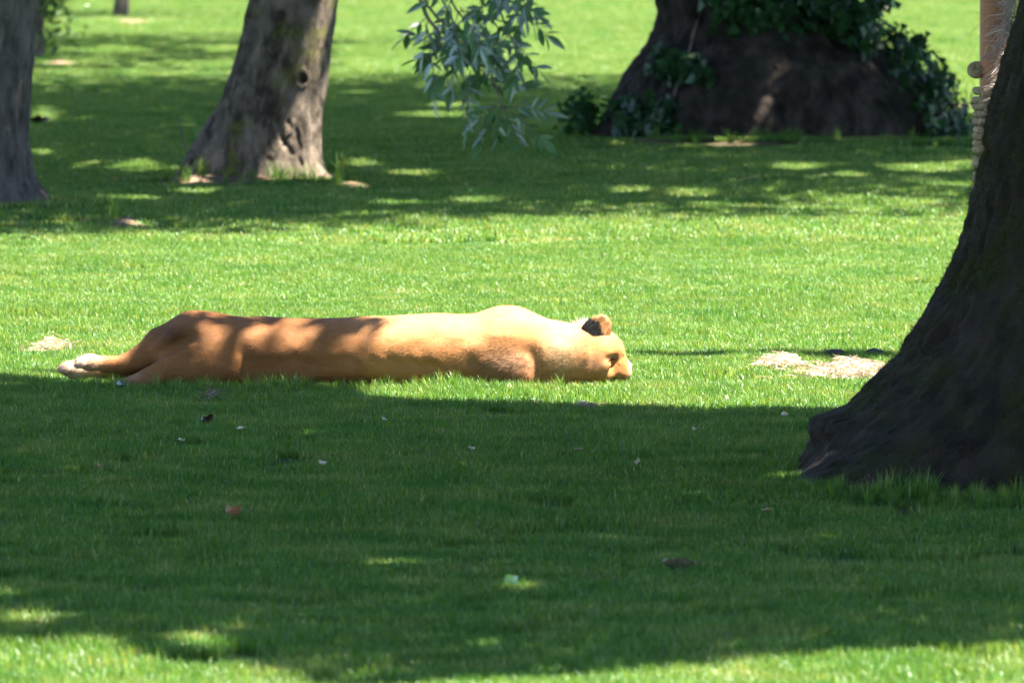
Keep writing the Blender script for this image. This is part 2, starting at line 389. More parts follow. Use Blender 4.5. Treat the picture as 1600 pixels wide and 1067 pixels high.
def make_tree(name, label, loc, prof, mat, crown_c, crown_r, cover, nleaf, lsize, seed, **kw):
    root = thing(name, label, 'tree', (loc[0], loc[1], 0))
    pr = [(z, cx - loc[0], cy - loc[1], r) for (z, cx, cy, r) in prof]
    obj('trunk', trunk_mesh('trunk', pr, mat, seed=seed, **kw), root)
    ztop, cx, cy, rt = prof[-1]
    add_limbs(root, (loc[0], loc[1], 0), (cx, cy, ztop), rt * 1.3, crown_c, crown_r, mat, seed)
    P = crown_points(nleaf, crown_c, crown_r, cover, 3.3, seed)
    V, F = leaf_cards(P - np.array([loc[0], loc[1], 0]), lsize)
    o = obj('crown', mesh('crown', V, F, M['leaf'], smooth=False), root); o['kind'] = 'stuff'
    return root

# right, mossy foreground tree
rx, ry = TREES['right']
prof = [(z, rx, ry, r) for z, r in [(-.25, 1.78), (0, 1.64), (.14, 1.525), (.335, 1.36), (.42, 1.265), (.6, 1.155), (.71, 1.09), (.905, 1.025), (1.19, .965), (1.43, .90), (1.65, .835), (2.2, .74), (3.2, .62), (4.6, .52)]]
def burl(V):
    c = np.array([1.10 - rx, 31.55 - ry, 0.185]); d = np.linalg.norm((V - c) / np.array([.14, .30, .050]), axis=-1)
    k = np.exp(-d ** 2)[..., None]
    return V + k * np.array([-0.065, 0, 0.035])
right_tree = make_tree('mossy_tree', 'massive dark mossy tree trunk with flared base beside the rope-wrapped post', (rx, ry), prof, M['bark_moss'],
    (3.6, 31.3, 7.2), (6.8, 8.9, 3.9), near_cover, 190000, 0.145, 21, lump=.05, ratio=0.72, ntheta=460, bark=0.030, bfreq=7.0, zst=.5,
    lobes=[(2.5, .35, .10, .3), (3.72, .26, .36, .16), (4.2, .25, .10, .25), (4.75, .28, .12, .25), (5.5, .3, .2, .3), (.6, .4, .2, .3), (1.6, .35, .2, .3)], extra=burl)
# left leaning tree
lx, ly = TREES['left']; S = FPX / 59.0
def knot(V):
    kx, kz = (473 - 800) / S - lx, (287 - 122) / S
    f = V[..., 1] < .1
    d2 = ((V[..., 0] - kx) / .024) ** 2 + ((V[..., 2] - kz) / .028) ** 2
    V = V.copy(); V[..., 1] += f * (  .06 * np.exp(-d2) - .014 * np.exp(-((np.sqrt(d2) - 1.7) / .5) ** 2))
    zz = V[..., 2]; cx_ = (lerp([0.2, .45, .6, .85, 1.15], [455, 428, 432, 436, 442], zz) - 800) / S - lx + .012 * np.sin(zz * 37)
    V[..., 1] += f * .028 * (.3 + n2(zz, zz * 0, 9.0, 4)) * np.exp(-((V[..., 0] - cx_) / .017) ** 2) * ((zz > .2) & (zz < 1.1))
    cx2 = lx * 0 + (lerp([.1, .3, .42], [470, 468, 452], zz) - 800) / S - lx + .01 * np.sin(zz * 60)
    V[..., 1] += f * .018 * np.exp(-((V[..., 0] - cx2) / .012) ** 2) * (zz < .42)
    return V
prof = [(-.2, (394-800)/S, ly, .53)] + [((287 - y) / S, (c - 800) / S, ly, r / S * 0.985) for y, c, r in [(287, 395, 118), (278, 395, 111), (238, 397, 99), (192, 412, 88), (148, 429, 79), (102, 440, 74), (56, 449, 71), (0, 458, 69)]]
prof += [(2.2, prof[-1][1] + .12, ly, .265), (3.4, prof[-1][1] + .25, ly + .1, .24), (5, prof[-1][1] + .35, ly + .2, .20)]
left_tree = make_tree('leaning_tree', 'leaning grey-brown tree trunk with knot hole and flared base, standing in bare soil', (lx, ly), prof, M['bark_brown'],
    (0.6, 66.5, 8.4), (7.0, 15.5, 3.8), far_cover, 60000, 0.22, 33, ratio=0.85, ntheta=320, bark=0.020, bfreq=7, lump=.07, extra=knot,
    lobes=[(3.4, .3, .10, .12), (5.9, .3, .08, .15), (4.5, .25, .05, .15), (1.5, .4, .1, .2)])
# tree at the edge
ex, ey = TREES['edge']; S = FPX / 54.0
prof = [(-.2, ex, ey, .47)] + [((337 - y) / S, ex, ey, r / S) for y, r in [(337, 112), (331, 104), (306, 88), (270, 71), (213, 64), (160, 66), (89, 72), (0, 79)]]
prof += [(2.2, ex - .02, ey, .29), (3.6, ex - .05, ey, .26), (5, ex - .1, ey, .22)]
edge_tree = make_tree('grey_tree', 'straight tree with finely ridged grey bark, nearest the small reddish soil patch', (ex, ey), prof, M['bark_grey'],
    (-1.6, 57.0, 7.8), (6.2, 8.0, 3.4), far_cover, 45000, 0.22, 47, lump=.06, ratio=0.9, ntheta=240, bark=0.016, bfreq=12, lobes=[(5.6, .35, .06, .15), (.3, .4, .06, .12), (4.4, .3, .05, .12)])
# broad tree left of view whose shade crosses the far lawn
make_tree('broad_tree', 'broad tree left of the young leafy tree, shading the far lawn', (-9.5, 96.0), [(z, -9.5, 96.0, r) for z, r in ((-.2, .55), (0, .45), (.5, .36), (1.5, .32), (3, .29), (5, .24))], M['bark_grey'],
    (-5.0, 94.5, 8.2), (9.5, 12.5, 3.4), far_cover, 26000, 0.28, 49, ratio=.9, ntheta=80, bark=.014, bfreq=9, lump=.06)
# old broad tree behind
ox, oy = TREES['old']; S = FPX / 66.0
prof = [(-.25, ox, oy, 1.42)] + [((230 - y) / S, (c - 800) / S, oy, r / S) for y, c, r in [(230, 1196, 284), (214, 1203, 268), (176, 1206, 262), (143, 1208, 248), (105, 1204, 222), (71, 1188, 178), (33, 1168, 140), (0, 1163, 143)]]
prof += [(2.0, prof[-1][1], oy, .66), (3.2, prof[-1][1] + .1, oy, .62), (4.8, prof[-1][1] + .2, oy, .56)]
old_tree = make_tree('old_oak', 'huge old tree with very broad swollen base and ivy climbing its side', (ox, oy), prof, M['bark_old'],
    (3.4, 68.5, 9.0), (9.5, 16.5, 4.6), far_cover, 90000, 0.25, 55, ratio=0.78, ntheta=360, bark=0.05, bfreq=4.5, zst=.45,
    lobes=[(3.5, .22, .36, .07), (5.2, .3, .08, .3), (4.2, .25, .1, .25), (1.0, .5, .2, .3)])

def mesh_arrays(o):
    me = o.data; n = len(me.vertices)
    co = np.empty(n * 3, np.float32); me.vertices.foreach_get('co', co)
    no = np.empty(n * 3, np.float32); me.vertices.foreach_get('normal', no)
    return co.reshape(-1, 3), no.reshape(-1, 3)
def child(root, name): return [c for c in root.children if c.name.split('.')[0] == name][0]

# ivy: leaves standing off the old trunk
def ivy(name, label, loc, P, N, size, seed):
    r = np.random.default_rng(seed); n = len(P)
    nr = N + r.normal(size=(n, 3)) * .45 + np.array([0, -.2, .15]); nr /= np.linalg.norm(nr, axis=1, keepdims=True)
    dn = np.array([0, 0, -1.0]) + r.normal(size=(n, 3)) * .5
    b = dn - (dn * nr).sum(1, keepdims=True) * nr; b /= np.linalg.norm(b, axis=1, keepdims=True); a = np.cross(nr, b)
    s = size * r.uniform(.55, 1.25, (n, 1))
    tpl = [(0, -.35, .03), (.5, -.25, -.05), (.33, .1, .0), (0, .65, -.08), (-.33, .1, .0), (-.5, -.25, -.05)]
    V = np.stack([P + s * (u * a + v * b + w_ * nr) for u, v, w_ in tpl], 1).reshape(-1, 3)
    k = np.arange(n)[:, None] * 6
    F = np.concatenate([k + np.array([t]) for t in ([0, 1, 2], [0, 2, 3], [0, 3, 4], [0, 4, 5])])
    c = np.repeat(r.uniform(.6, 1.35, (n, 1)) * np.array([[1, 1, 1]]), 6, 0)
    root = thing(name, label, 'ivy', loc)
    o = obj('foliage', mesh('foliage', V - np.array(loc), F, M['ivy'], smooth=False, cols=c), root); o['kind'] = 'stuff'
    return root
tco, tno = mesh_arrays(child(old_tree, 'trunk')); tco = tco + np.array([ox, oy, 0])
tpx = 800 + FPX * tco[:, 0] / tco[:, 1]; tpy = 230 - tco[:, 2] * FPX / 66.0
front = tno[:, 1] < 0.45
def pick(mask, n, seed, out=(0.0, 0.12)):
    r = np.random.default_rng(seed); idx = np.nonzero(mask)[0]; i = r.choice(idx, n)
    return tco[i] + tno[i] * r.uniform(*out, (n, 1)) + r.normal(size=(n, 3)) * .03, tno[i]
nz = n2(tco[:, 0] + tco[:, 1], tco[:, 2], 2.6, 77)
right_edge = lerp([0, 60, 75, 130, 230], [1285, 1300, 1345, 1400, 1430], tpy)
mk = front & (tco[:, 2] > -.02) & (tco[:, 2] < 2.4) & (tpx > right_edge + 60 * (nz - .5))
P1, N1 = pick(mk, 2600, 1, (0, .20))
# a spray standing away from the trunk near the top of its right flank
r_ = np.random.default_rng(5)
Q = []
for (a, b, c, d, n) in [(1330, 40, 1375, -10, 150), (1345, 75, 1352, 20, 130), (1420, 85, 1432, 62, 60), (1375, 0, 1385, -30, 60), (1455, 130, 1468, 122, 40), (1310, 30, 1322, 60, 70)]:
    t = r_.uniform(size=n); X_ = (a + (c - a) * t - 800) * 65.6 / FPX; Z_ = (230 - (b + (d - b) * t)) * 66 / FPX
    Q.append(np.stack([X_, np.full(n, 65.5), Z_], -1) + r_.normal(size=(n, 3)) * np.array([.045, .12, .04]))
Q = np.concatenate(Q)
P1 = np.concatenate([P1, Q]); N1 = np.concatenate([N1, np.tile([0.3, -.8, .3], (len(Q), 1))])
bx_ = ox + 1.25
ivy('ivy', 'dark ivy covering the swollen flank of the huge old tree down to the ground', (bx_, oy - .2, 0), P1, N1, .075, 2)
mk = front & (tpx > 1120) & (tpx < 1300) & (tpy < 48 - 14 * (nz - .5) * 4) & (tpy > -90)
P2, N2 = pick(mk, 900, 3, (.0, .16))
mk = front & (((np.abs(tpx - 1020) < 45 + 40 * (nz - .5)) & (tpy > 165) & (tpy < 240)) | ((np.abs(tpx - 1090) < 60) & (np.abs(tpy - 85) < 40) & (nz > .56)))
P3, N3 = pick(mk, 420, 4, (.02, .14))
o_ = ivy('ivy', 'fresh green ivy sprays hanging high on the front of the huge old tree', (ox - .1, oy - .9, 0), np.concatenate([P2, P3]), np.concatenate([N2, N3]), .09, 6)
# ivy stems so the hanging sprays reach the ground
for rt, x0 in ((o_, ox - .8),):
    zz = np.linspace(0, 1.9, 24); i = [np.argmin((tco[:, 0] - (x0 + .35 * z)) ** 2 + (tco[:, 2] - z) ** 2 * 4 + (tno[:, 1] > -.3) * 9) for z in zz]
    V, F = tube(tco[i] + tno[i] * .01 - np.array(rt.location), .012, 6); obj('stem', mesh('stem', V, F, M['twig']), rt)
# low shrub at the old tree's root
X0, Y0 = px_ground(905, 232)
r_ = np.random.default_rng(15)
sh = thing('root_shrub', 'small leafy shrub sprouting at the root of the huge old tree', 'shrub', (X0, Y0, 0))
n = 330; q = r_.normal(size=(n, 3)) * np.array([.085, .13, .10]) + np.array([.02, 0, .20]); q[:, 2] = np.abs(q[:, 2])
V, F = leaf_cards(q, .075, r=r_); o = obj('foliage', mesh('foliage', V, F, M['ivy'], False, cols=np.full((len(V), 3), 1.7)), sh); o['kind'] = 'stuff'
obj('stem', mesh('stem', *tube([(0, 0, -.02), (.02, 0, .12), (.0, 0, .3)], [.012, .009, .004], 6), M['twig']), sh)

# young tree far left and slender trunk far behind
def young_tree(name, label, px, py, r, h, leafbox, n, lsize, seed, mat):
    X, Y = px_ground(px, py); rt = thing(name, label, 'tree', (X, Y, 0)); rr = np.random.default_rng(seed)
    zz = np.linspace(-.1, h, 40); p = np.stack([.06 * np.sin(zz * 1.7), .05 * np.cos(zz), zz], -1)
    V, F = tube(p, r * (1 - .6 * zz.clip(0) / h) + r * .5 * np.exp(-zz.clip(0) / .12), 16); obj('trunk', mesh('trunk', V, F, mat), rt)
    c, s = leafbox; q = rr.normal(size=(n, 3)) * np.array(s) + np.array(c); q = q[q[:, 2] > .05]
    V, F = leaf_cards(q, lsize, r=rr); o = obj('crown', mesh('crown', V, F, M['leaf'], False), rt); o['kind'] = 'stuff'
    for k in range(6):
        b = np.array(c) + rr.normal(size=3) * np.array(s) * .8
        V, F = tube(limb_curve((p[10 + 3 * k][0], p[10 + 3 * k][1], p[10 + 3 * k][2]), b, r * .3, .006, seed=seed + k, n=8)[0], np.linspace(r * .3, .006, 8), 6)
        obj('limb', mesh('limb', V, F, mat), rt)
    return rt
young_tree('young_tree', 'young leafy tree growing from reddish soil beyond the grey ridged trunk', 56, 96, .055, 3.6, ((.16, 0, .95), (.12, .25, .50)), 1300, .085, 61, M['twig'])
young_tree('slender_tree', 'slender brown tree trunk standing far off beside the pale path', 188, 29, .085, 7.0, ((0, 0, 6), (1.6, 1.8, .9)), 5000, .22, 62, M['bark_brown'])

# thin dead twig rising by the leaning tree
X0, Y0 = px_ground(296, 245)
tw = obj('dead_twig', mesh('dead_twig', *tube([(.0, 0, -.02), (-.03, 0, .07), (-.055, .0, .13), (-.06, 0, .2), (-.075, 0, .27)], [.007, .007, .006, .005, .003], 6), M['twig']), loc=(X0, Y0, 0))
tag(tw, 'thin dark twig sticking up from the grass beside the leaning tree', 'twig')

# ------------------------------------------------------------------ rope-wrapped scratching post
PX_, PY_ = (1555 - 800) / FPX * 33.1, 33.1
post = thing('scratching_post', 'orange timber post bound with thick rope, half hidden behind the mossy tree', 'post', (PX_, PY_, 0))
zz = np.linspace(-.3, 2.5, 30)
obj('pole', mesh('pole', *tube(np.stack([0 * zz, 0 * zz, zz], -1), .056, 24), M['wood']), post)
def torus(R, r, tw=0.0, nu=40, nv=10, rip=.10):
    u = np.linspace(0, 2 * np.pi, nu, endpoint=False); v = np.linspace(0, 2 * np.pi, nv, endpoint=False)
    U, W = np.meshgrid(u, v, indexing='ij'); rr = r * (1 + rip * np.cos(3 * W + 14 * U))
    V = np.stack([(R + rr * np.cos(W)) * np.cos(U), (R + rr * np.cos(W)) * np.sin(U), rr * np.sin(W) + tw * np.cos(U)], -1).reshape(-1, 3)
    i = np.arange(nu)[:, None]; j = np.arange(nv)[None]
    f = lambda a, b: (a % nu) * nv + b % nv
    return V, np.stack([f(i, j), f(i + 1, j), f(i + 1, j + 1), f(i, j + 1)], -1).reshape(-1, 4)
tm = mesh('rope_turn', *torus(.069, .0135, .004), M['rope'])
for k in range(16):
    o = obj('rope_turn', tm, post, (random.uniform(-.003, .003), random.uniform(-.003, .003), .90 + k * .0262)); o.rotation_euler = (random.uniform(-.04, .04), random.uniform(-.04, .04), random.uniform(0, 6))
kv, kf = torus(.014, .019, .008, 40, 20, .03)
kn = obj('knot', mesh('knot', kv, kf, M['rope']), post, (-.068, -.01, 1.375)); kn.rotation_euler = (1.2, .4, 0)
# frayed fibres springing from the rope along the trunk edge
r_ = np.random.default_rng(9); n = 520
t = r_.uniform(size=n)
base = np.stack([lerp([0, 1], [.012, .075], t) + r_.normal(size=n) * .012, -.085 + r_.normal(size=n) * .02, 1.24 + .55 * t], -1)
d = np.stack([-.25 + r_.normal(size=n) * .45, -.2 + r_.normal(size=n) * .3, -.8 + r_.normal(size=n) * .5], -1); d /= np.linalg.norm(d, axis=1, keepdims=True)
L = r_.uniform(.04, .15, (n, 1)); sd = np.cross(d, [0, 1, 0.0]); sd /= np.linalg.norm(sd, axis=1, keepdims=True); wd = .0016
mid = base + d * L * .5 + r_.normal(size=(n, 3)) * .012; tip = base + d * L + r_.normal(size=(n, 3)) * .02
V = np.stack([base - sd * wd, base + sd * wd, mid - sd * wd, mid + sd * wd, tip], 1).reshape(-1, 3); k = np.arange(n)[:, None] * 5
F = np.concatenate([k + np.array([q]) for q in ([0, 1, 3], [0, 3, 2], [2, 3, 4])])
o = obj('frayed_fibre', mesh('frayed_fibre', V, F, M['sisal'], False, cols=np.repeat(r_.uniform(.6, 1.3, (n, 1)) * np.ones((1, 3)), 5, 0)), post); o['kind'] = 'stuff'

# ------------------------------------------------------------------ drooping ash branch of the mossy tree
YB = 27.6
def bp(px, py, dy=0.0):
    X, Z = at(px, py, YB + dy); return np.array([X, YB + dy, Z])
R0 = np.array([rx, ry, 0])
tipbase = bp(660, -420)
p, rr = limb_curve((rx, ry, 4.3), bp(560, -700), .14, .022, sag=.12, seed=3, n=24, wig=.05)
br = obj('branch', None, right_tree)
twigs = [[bp(640, -480), bp(645, -60), bp(668, 28), bp(700, 46), bp(745, 60), bp(765, 100), bp(776, 140), bp(786, 168)],
         [bp(600, -560), bp(675, -30), bp(705, 30), bp(725, 60), bp(735, 100)],
         [bp(610, -560), bp(690, -20), bp(722, 38), bp(770, 66), bp(815, 70)],
         [bp(640, -480, .1), bp(760, -60, .1), bp(776, 10, .1), bp(800, 60, .08), bp(815, 100, .05)],
         [bp(645, -60), bp(655, -5), bp(668, 30), bp(690, 55), bp(680, 95)]]
def resample(pts, n=24):
    pts = np.array(pts); s = np.concatenate([[0], np.cumsum(np.linalg.norm(np.diff(pts, axis=0), axis=1))]); u = np.linspace(0, s[-1], n)
    q = np.stack([np.interp(u, s, pts[:, k]) for k in range(3)], -1)
    for _ in range(2): q[1:-1] = .5 * q[1:-1] + .25 * (q[:-2] + q[2:])
    return q
parts = [tube(p, rr, 10)]
for t_ in twigs: parts.append(tube(resample([p[-1]] + t_[1:] if t_[0][2] > 3 else t_), np.linspace(.010, .0022, 24), 6))
# compound leaves: rachis start, direction, length, pairs
r_ = np.random.default_rng(44)
leaf_specs = []
def cl(px, py, ang, ln=.15, pairs=4, dy=0.0): leaf_specs.append((bp(px, py, dy), ang, ln, pairs))
for a in [(786, 168, 5, .13, 5), (784, 166, -55, .11, 4), (782, 165, -100, .09, 4), (786, 168, -30, .13, 5), (776, 145, 25, .08, 3), (776, 140, 55, .07, 3), (780, 160, -150, .07, 3), (778, 160, -120, .10, 4, .05),
          (668, 28, -150, .07, 2), (672, 75, -80, .13, 3), (668, 34, -100, .08, 2), (735, 110, -100, .16, 4), (722, 105, -70, .13, 4)]: cl(*a)
for k in range(48):      # the dense upper mass
    u = r_.uniform(); px = 690 + 145 * u; py = r_.uniform(-45, 75) + 12 * np.sin(u * 5)
    cl(px, py, r_.choice([-90, -60, -120, -30, -150, 0, 180]) + r_.normal() * 22, r_.uniform(.09, .14), 3 if r_.uniform() < .6 else 4, r_.normal() * .12)
lv = np.array([(0, 0, 0), (.22, .13, .02), (.5, .17, .03), (.78, .10, .01), (1, 0, -.05), (.78, -.10, .01), (.5, -.17, .03), (.22, -.13, .02), (.5, 0, -.015)])
lf = np.array([(0, 1, 8), (1, 2, 8), (2, 3, 8), (3, 4, 8), (4, 5, 8), (5, 6, 8), (6, 7, 8), (7, 0, 8)])
lm = mesh('leaflet', lv, lf, M['ash'], True)
from mathutils import Matrix
placed = []
for (b0, ang, ln, pairs) in leaf_specs:
    an = math.radians(ang); yaw = r_.normal() * .6
    d0 = np.array([math.cos(an) * math.cos(yaw), math.sin(yaw) * .8, math.sin(an)]); d0 /= np.linalg.norm(d0)
    tt = np.linspace(0, 1, 8)[:, None]; rp = b0 + d0 * ln * tt + np.array([0, 0, -1]) * .22 * ln * tt ** 2
    parts.append(tube(rp, np.linspace(.0022, .0010, 8), 5))
    pn = np.cross(d0, r_.normal(size=3) * .5 + np.array([0, -1, .3])); pn /= np.linalg.norm(pn)
    for k in range(pairs):
        tq = .35 + .6 * k / max(pairs - 1, 1); q = b0 + d0 * ln * tq + np.array([0, 0, -1]) * .22 * ln * tq ** 2
        for s in (-1, 1): placed.append((q, .72 * d0 + s * .8 * pn + np.array([0, 0, -.30]) + r_.normal(size=3) * .15, r_.uniform(.044, .062)))
    placed.append((b0 + d0 * ln + np.array([0, 0, -.22 * ln]), d0 + np.array([0, 0, -.3]), .075))
V, F = join(parts); bm_ = mesh('branch', V - R0, F, M['twig'])
bpy.data.objects.remove(br); br = obj('branch', bm_, right_tree)
br['label'] = 'drooping leafy twig with narrow paired leaflets'
for (q, d, s) in placed:
    d = d / np.linalg.norm(d); up = r_.normal(size=3) * .6 + np.array([0, -.5, .8]); z = up - (up @ d) * d; z /= np.linalg.norm(z); y = np.cross(z, d)
    m = np.eye(4); m[:3, 0] = d * s; m[:3, 1] = y * s * r_.uniform(.85, 1.2); m[:3, 2] = z * s; m[:3, 3] = q - R0
    o = obj('leaf', lm, br); o.matrix_local = Matrix(m.tolist())

# moss fuzz on the near trunk
mco, mno = mesh_arrays(child(right_tree, 'trunk'))
r_ = np.random.default_rng(31)
ok = np.nonzero((mco[:, 2] > .02) & (mco[:, 2] < 2.4) & (fbm(mco * 3.1, 3, 8) +   .22 * np.clip(mco[:, 2], 0, 1.2) > .52))[0]
n = 110000; i = r_.choice(ok, n); P = mco[i] + r_.normal(size=(n, 3)) * .006; N = mno[i]
D = N + r_.normal(size=(n, 3)) * .55 + np.array([0, 0, .1]); D /= np.linalg.norm(D, axis=1, keepdims=True); W = np.cross(D, r_.normal(size=(n, 3))); W /= np.linalg.norm(W, axis=1, keepdims=True)
L = r_.uniform(.008, .024, (n, 1)); b = P - N * .004
V = np.stack([b - W * .0014, b + W * .0014, b + D * L], 1).reshape(-1, 3)
M['moss'] = leafy_mat('moss', [(0.3, (0.022, 0.026, 0.004)), (0.7, (0.085, 0.085, 0.012))], trans=.35, gloss=.02, nscale=4, tint=(1.2, 1.1, .5))
o = obj('moss', mesh('moss', V, np.arange(n * 3).reshape(-1, 3), M['moss'], False, cols=np.repeat(r_.uniform(.6, 1.4, (n, 1)) * np.ones((1, 3)), 3, 0)), right_tree); o['kind'] = 'stuff'

# ------------------------------------------------------------------ the lioness (implicit surface -> mesh)
def smin(a, b, k):
    h = np.clip(.5 + .5 * (b - a) / k, 0, 1); return b * (1 - h) + a * h - k * h * (1 - h)
def caps(P, a, b, ra, rb):
    a, b = np.array(a, np.float32), np.array(b, np.float32); d = b - a
    t = np.clip(((P - a) @ d) / (d @ d), 0, 1)
    return np.linalg.norm(P - a - t[..., None] * d, axis=-1) - (ra + (rb - ra) * t)
def ellip(P, c, r, yaw=0.0, pitch=0.0):
    Q = P - np.array(c, np.float32)
    if pitch:
        x, z = Q[..., 0].copy(), Q[..., 2].copy(); cp, sp = math.cos(pitch), math.sin(pitch)
        Q = np.stack([cp * x + sp * z, Q[..., 1], -sp * x + cp * z], -1)
    if yaw:
        x, y = Q[..., 0].copy(), Q[..., 1].copy(); c_, s_ = math.cos(yaw), math.sin(yaw)
        Q = np.stack([c_ * x + s_ * y, -s_ * x + c_ * y, Q[..., 2]], -1)
    q = np.linalg.norm(Q / np.array(r, np.float32), axis=-1)
    return (q - 1) * min(r)
def chain(P, pts):
    f = None
    for (a, ra), (b, rb) in zip(pts[:-1], pts[1:]):
        c = caps(P, a, b, ra, rb); f = c if f is None else smin(f, c, .012)
    return f
LY = 37.08       # y of her body axis
def lion_sdf(P):
    x, y, z = P[..., 0], P[..., 1] - LY, P[..., 2]
    kx = [-1.46, -1.36, -1.237, -1.10, -1.03, -.954, -.80, -.67, -.54, -.412, -.30, -.22, -.15, -.077, 0, .05, .10, .15, .20, .26, .32]
    top = np.interp(x, kx, [.16, .240, .278, .284, .281, .277, .277, .282, .287, .288, .287, .289, .298, .307, .308, .302, .285, .268, .255, .245, .236])
    hb = np.interp(x, kx, [.10, .15, .175, .175, .172, .170, .180, .19, .198, .20, .20, .20, .20, .195, .18, .165, .15, .138, .13, .125, .12])
    zc = top * .47; a = top - zc
    q = (np.abs(y / hb) ** 2.25 + np.abs((z - zc) / a) ** 2.25) ** (1 / 2.25)
    f = (q - 1) * np.minimum(a, hb)
    f = np.maximum(f, np.maximum(x - .30, -1.42 - x) * .8)
    Q = P.copy(); Q[..., 1] -= LY
    f = smin(f, ellip(Q, (-1.245, .02, .165), (.175, .17, .137)), .05)                 # haunch
    f = smin(f, ellip(Q, (-1.20, -.10, .105), (.16, .085, .10)), .03)                # rump / lower thigh towards the camera
    f = smin(f, ellip(Q, (-.02, -.015, .185), (.135, .165, .137)), .05)                   # shoulder blade
    f = smin(f, ellip(Q, (-.03, -.115, .090), (.135, .085, .088), 0, -.35), .03)        # elbow mass
    f = smin(f, ellip(Q, (-.34, -.06, .14), (.26, .15, .135)), .06)                       # rib cage
    # upper hind leg: thigh, hock, foot
    f = smin(f, chain(Q, [((-1.30, .04, .185), .105), ((-1.41, .03, .160), .080), ((-1.49, .01, .115), .052), ((-1.555, .0, .092), .040), ((-1.63, -.01, .092), .032), ((-1.70, -.02, .098), .030)]), .03)
    paw = ellip(Q, (-1.700, -.02, .100), (.042, .044, .034))
    for k in range(4): paw = smin(paw, ellip(Q, (-1.738, -.066 + .029 * k, .108 - .010 * abs(k - 1.5)), (.027, .0145, .020)), .004)
    f = smin(f, paw, .02)
    # lower hind leg
    f = smin(f, chain(Q, [((-1.20, -.10, .10), .095), ((-1.36, -.12, .075), .068), ((-1.46, -.13, .034), .045), ((-1.55, -.11, .012), .034)]), .022)
    l2 = chain(Q, [((-1.40, .07, .10), .07), ((-1.56, .10, .07), .042), ((-1.66, .10, .062), .034), ((-1.75, .09, .060), .032)])
    paw = ellip(Q, (-1.775, .085, .066), (.045, .042, .036))
    for k in range(4): paw = smin(paw, ellip(Q, (-1.808, .042 + .029 * k, .066), (.027, .0145, .020)), .004)
    f = smin(f, smin(l2, paw, .02), .02)
    # tail, lying in the grass
    f = smin(f, chain(Q, [((-1.33, -.14, .09), .035), ((-1.44, -.17, .030), .022), ((-1.54, -.16, .012), .017), ((-1.66, -.19, .008), .015), ((-1.80, -.15, .008), .014)]), .02)
    # fore legs, stretched away on the far side
    for (dx, dy, zz) in ((.02, 0, .075), (.16, -.03, .055)):
        f = smin(f, chain(Q, [((-.02 + dx * .4, .10, .10), .085), ((.06 + dx, .30, zz), .058), ((.12 + dx, .52, zz - .01), .045), ((.13 + dx, .60, .045), .05)]), .03)
        for k in range(4): f = smin(f, ellip(Q, (.10 + dx + .022 * k, .645, .04), (.015, .03, .022)), .012)
    # neck and head, chin on the grass, turned a little away
    f = smin(f, chain(Q, [((.06, -.01, .145), .128), ((.22, .0, .128), .116), ((.30, .005, .125), .112)]), .035)
    hd = ellip(Q, (.325, .01, .132), (.118, .108, .108), .25)
    hd = smin(hd, ellip(Q, (.375, .015, .118), (.078, .080, .088), .25), .03)         # brow
    hd = smin(hd, ellip(Q, (.345, -.045, .085), (.095, .055, .065), .25), .03)        # cheek
    hd = smin(hd, ellip(Q, (.432, .030, .072), (.056, .056, .056), .25), .022)        # muzzle
    hd = smin(hd, ellip(Q, (.432, .030, .045), (.045, .046, .03), .25), .02)          # chin
    f = smin(f, hd, .03)
    # creases
    def groove(f, a, b, r, k): return -smin(-f, caps(Q, a, b, r, r), k)
    f = groove(f, (-.98, -.198, .095), (-.66, -.212, .100), .030, .035)                 # fold along the back
    f = groove(f, (.120, -.175, .02), (.095, -.178, .14), .028, .03)                    # shoulder to neck
    f = groove(f, (-.185, -.222, .02), (-.150, -.222, .11), .020, .03)
    f = groove(f, (-1.10, -.20, .20), (-1.03, -.195, .04), .026, .04)                   # flank in front of the thigh
    for k in range(4): f = groove(f, (-.56 + .075 * k, -.216, .125 - .008 * k), (-.47 + .075 * k, -.222, .065 - .006 * k), .014, .022)
    f = groove(f, (-1.44, -.10, .135), (-1.29, -.165, .205), .030, .03)                # between the thighs
    f = groove(f, (.385, -.095, .115), (.445, -.045, .128), .010, .014)                # eye line
    f = groove(f, (.395, -.085, .03), (.41, -.05, .105), .012, .016)                   # cheek / muzzle
    n = fbm(P * np.array([7, 11, 11], np.float32), 3, 90) - .5
    f = f + .019 * n
    return np.maximum(f, -(z + .012))
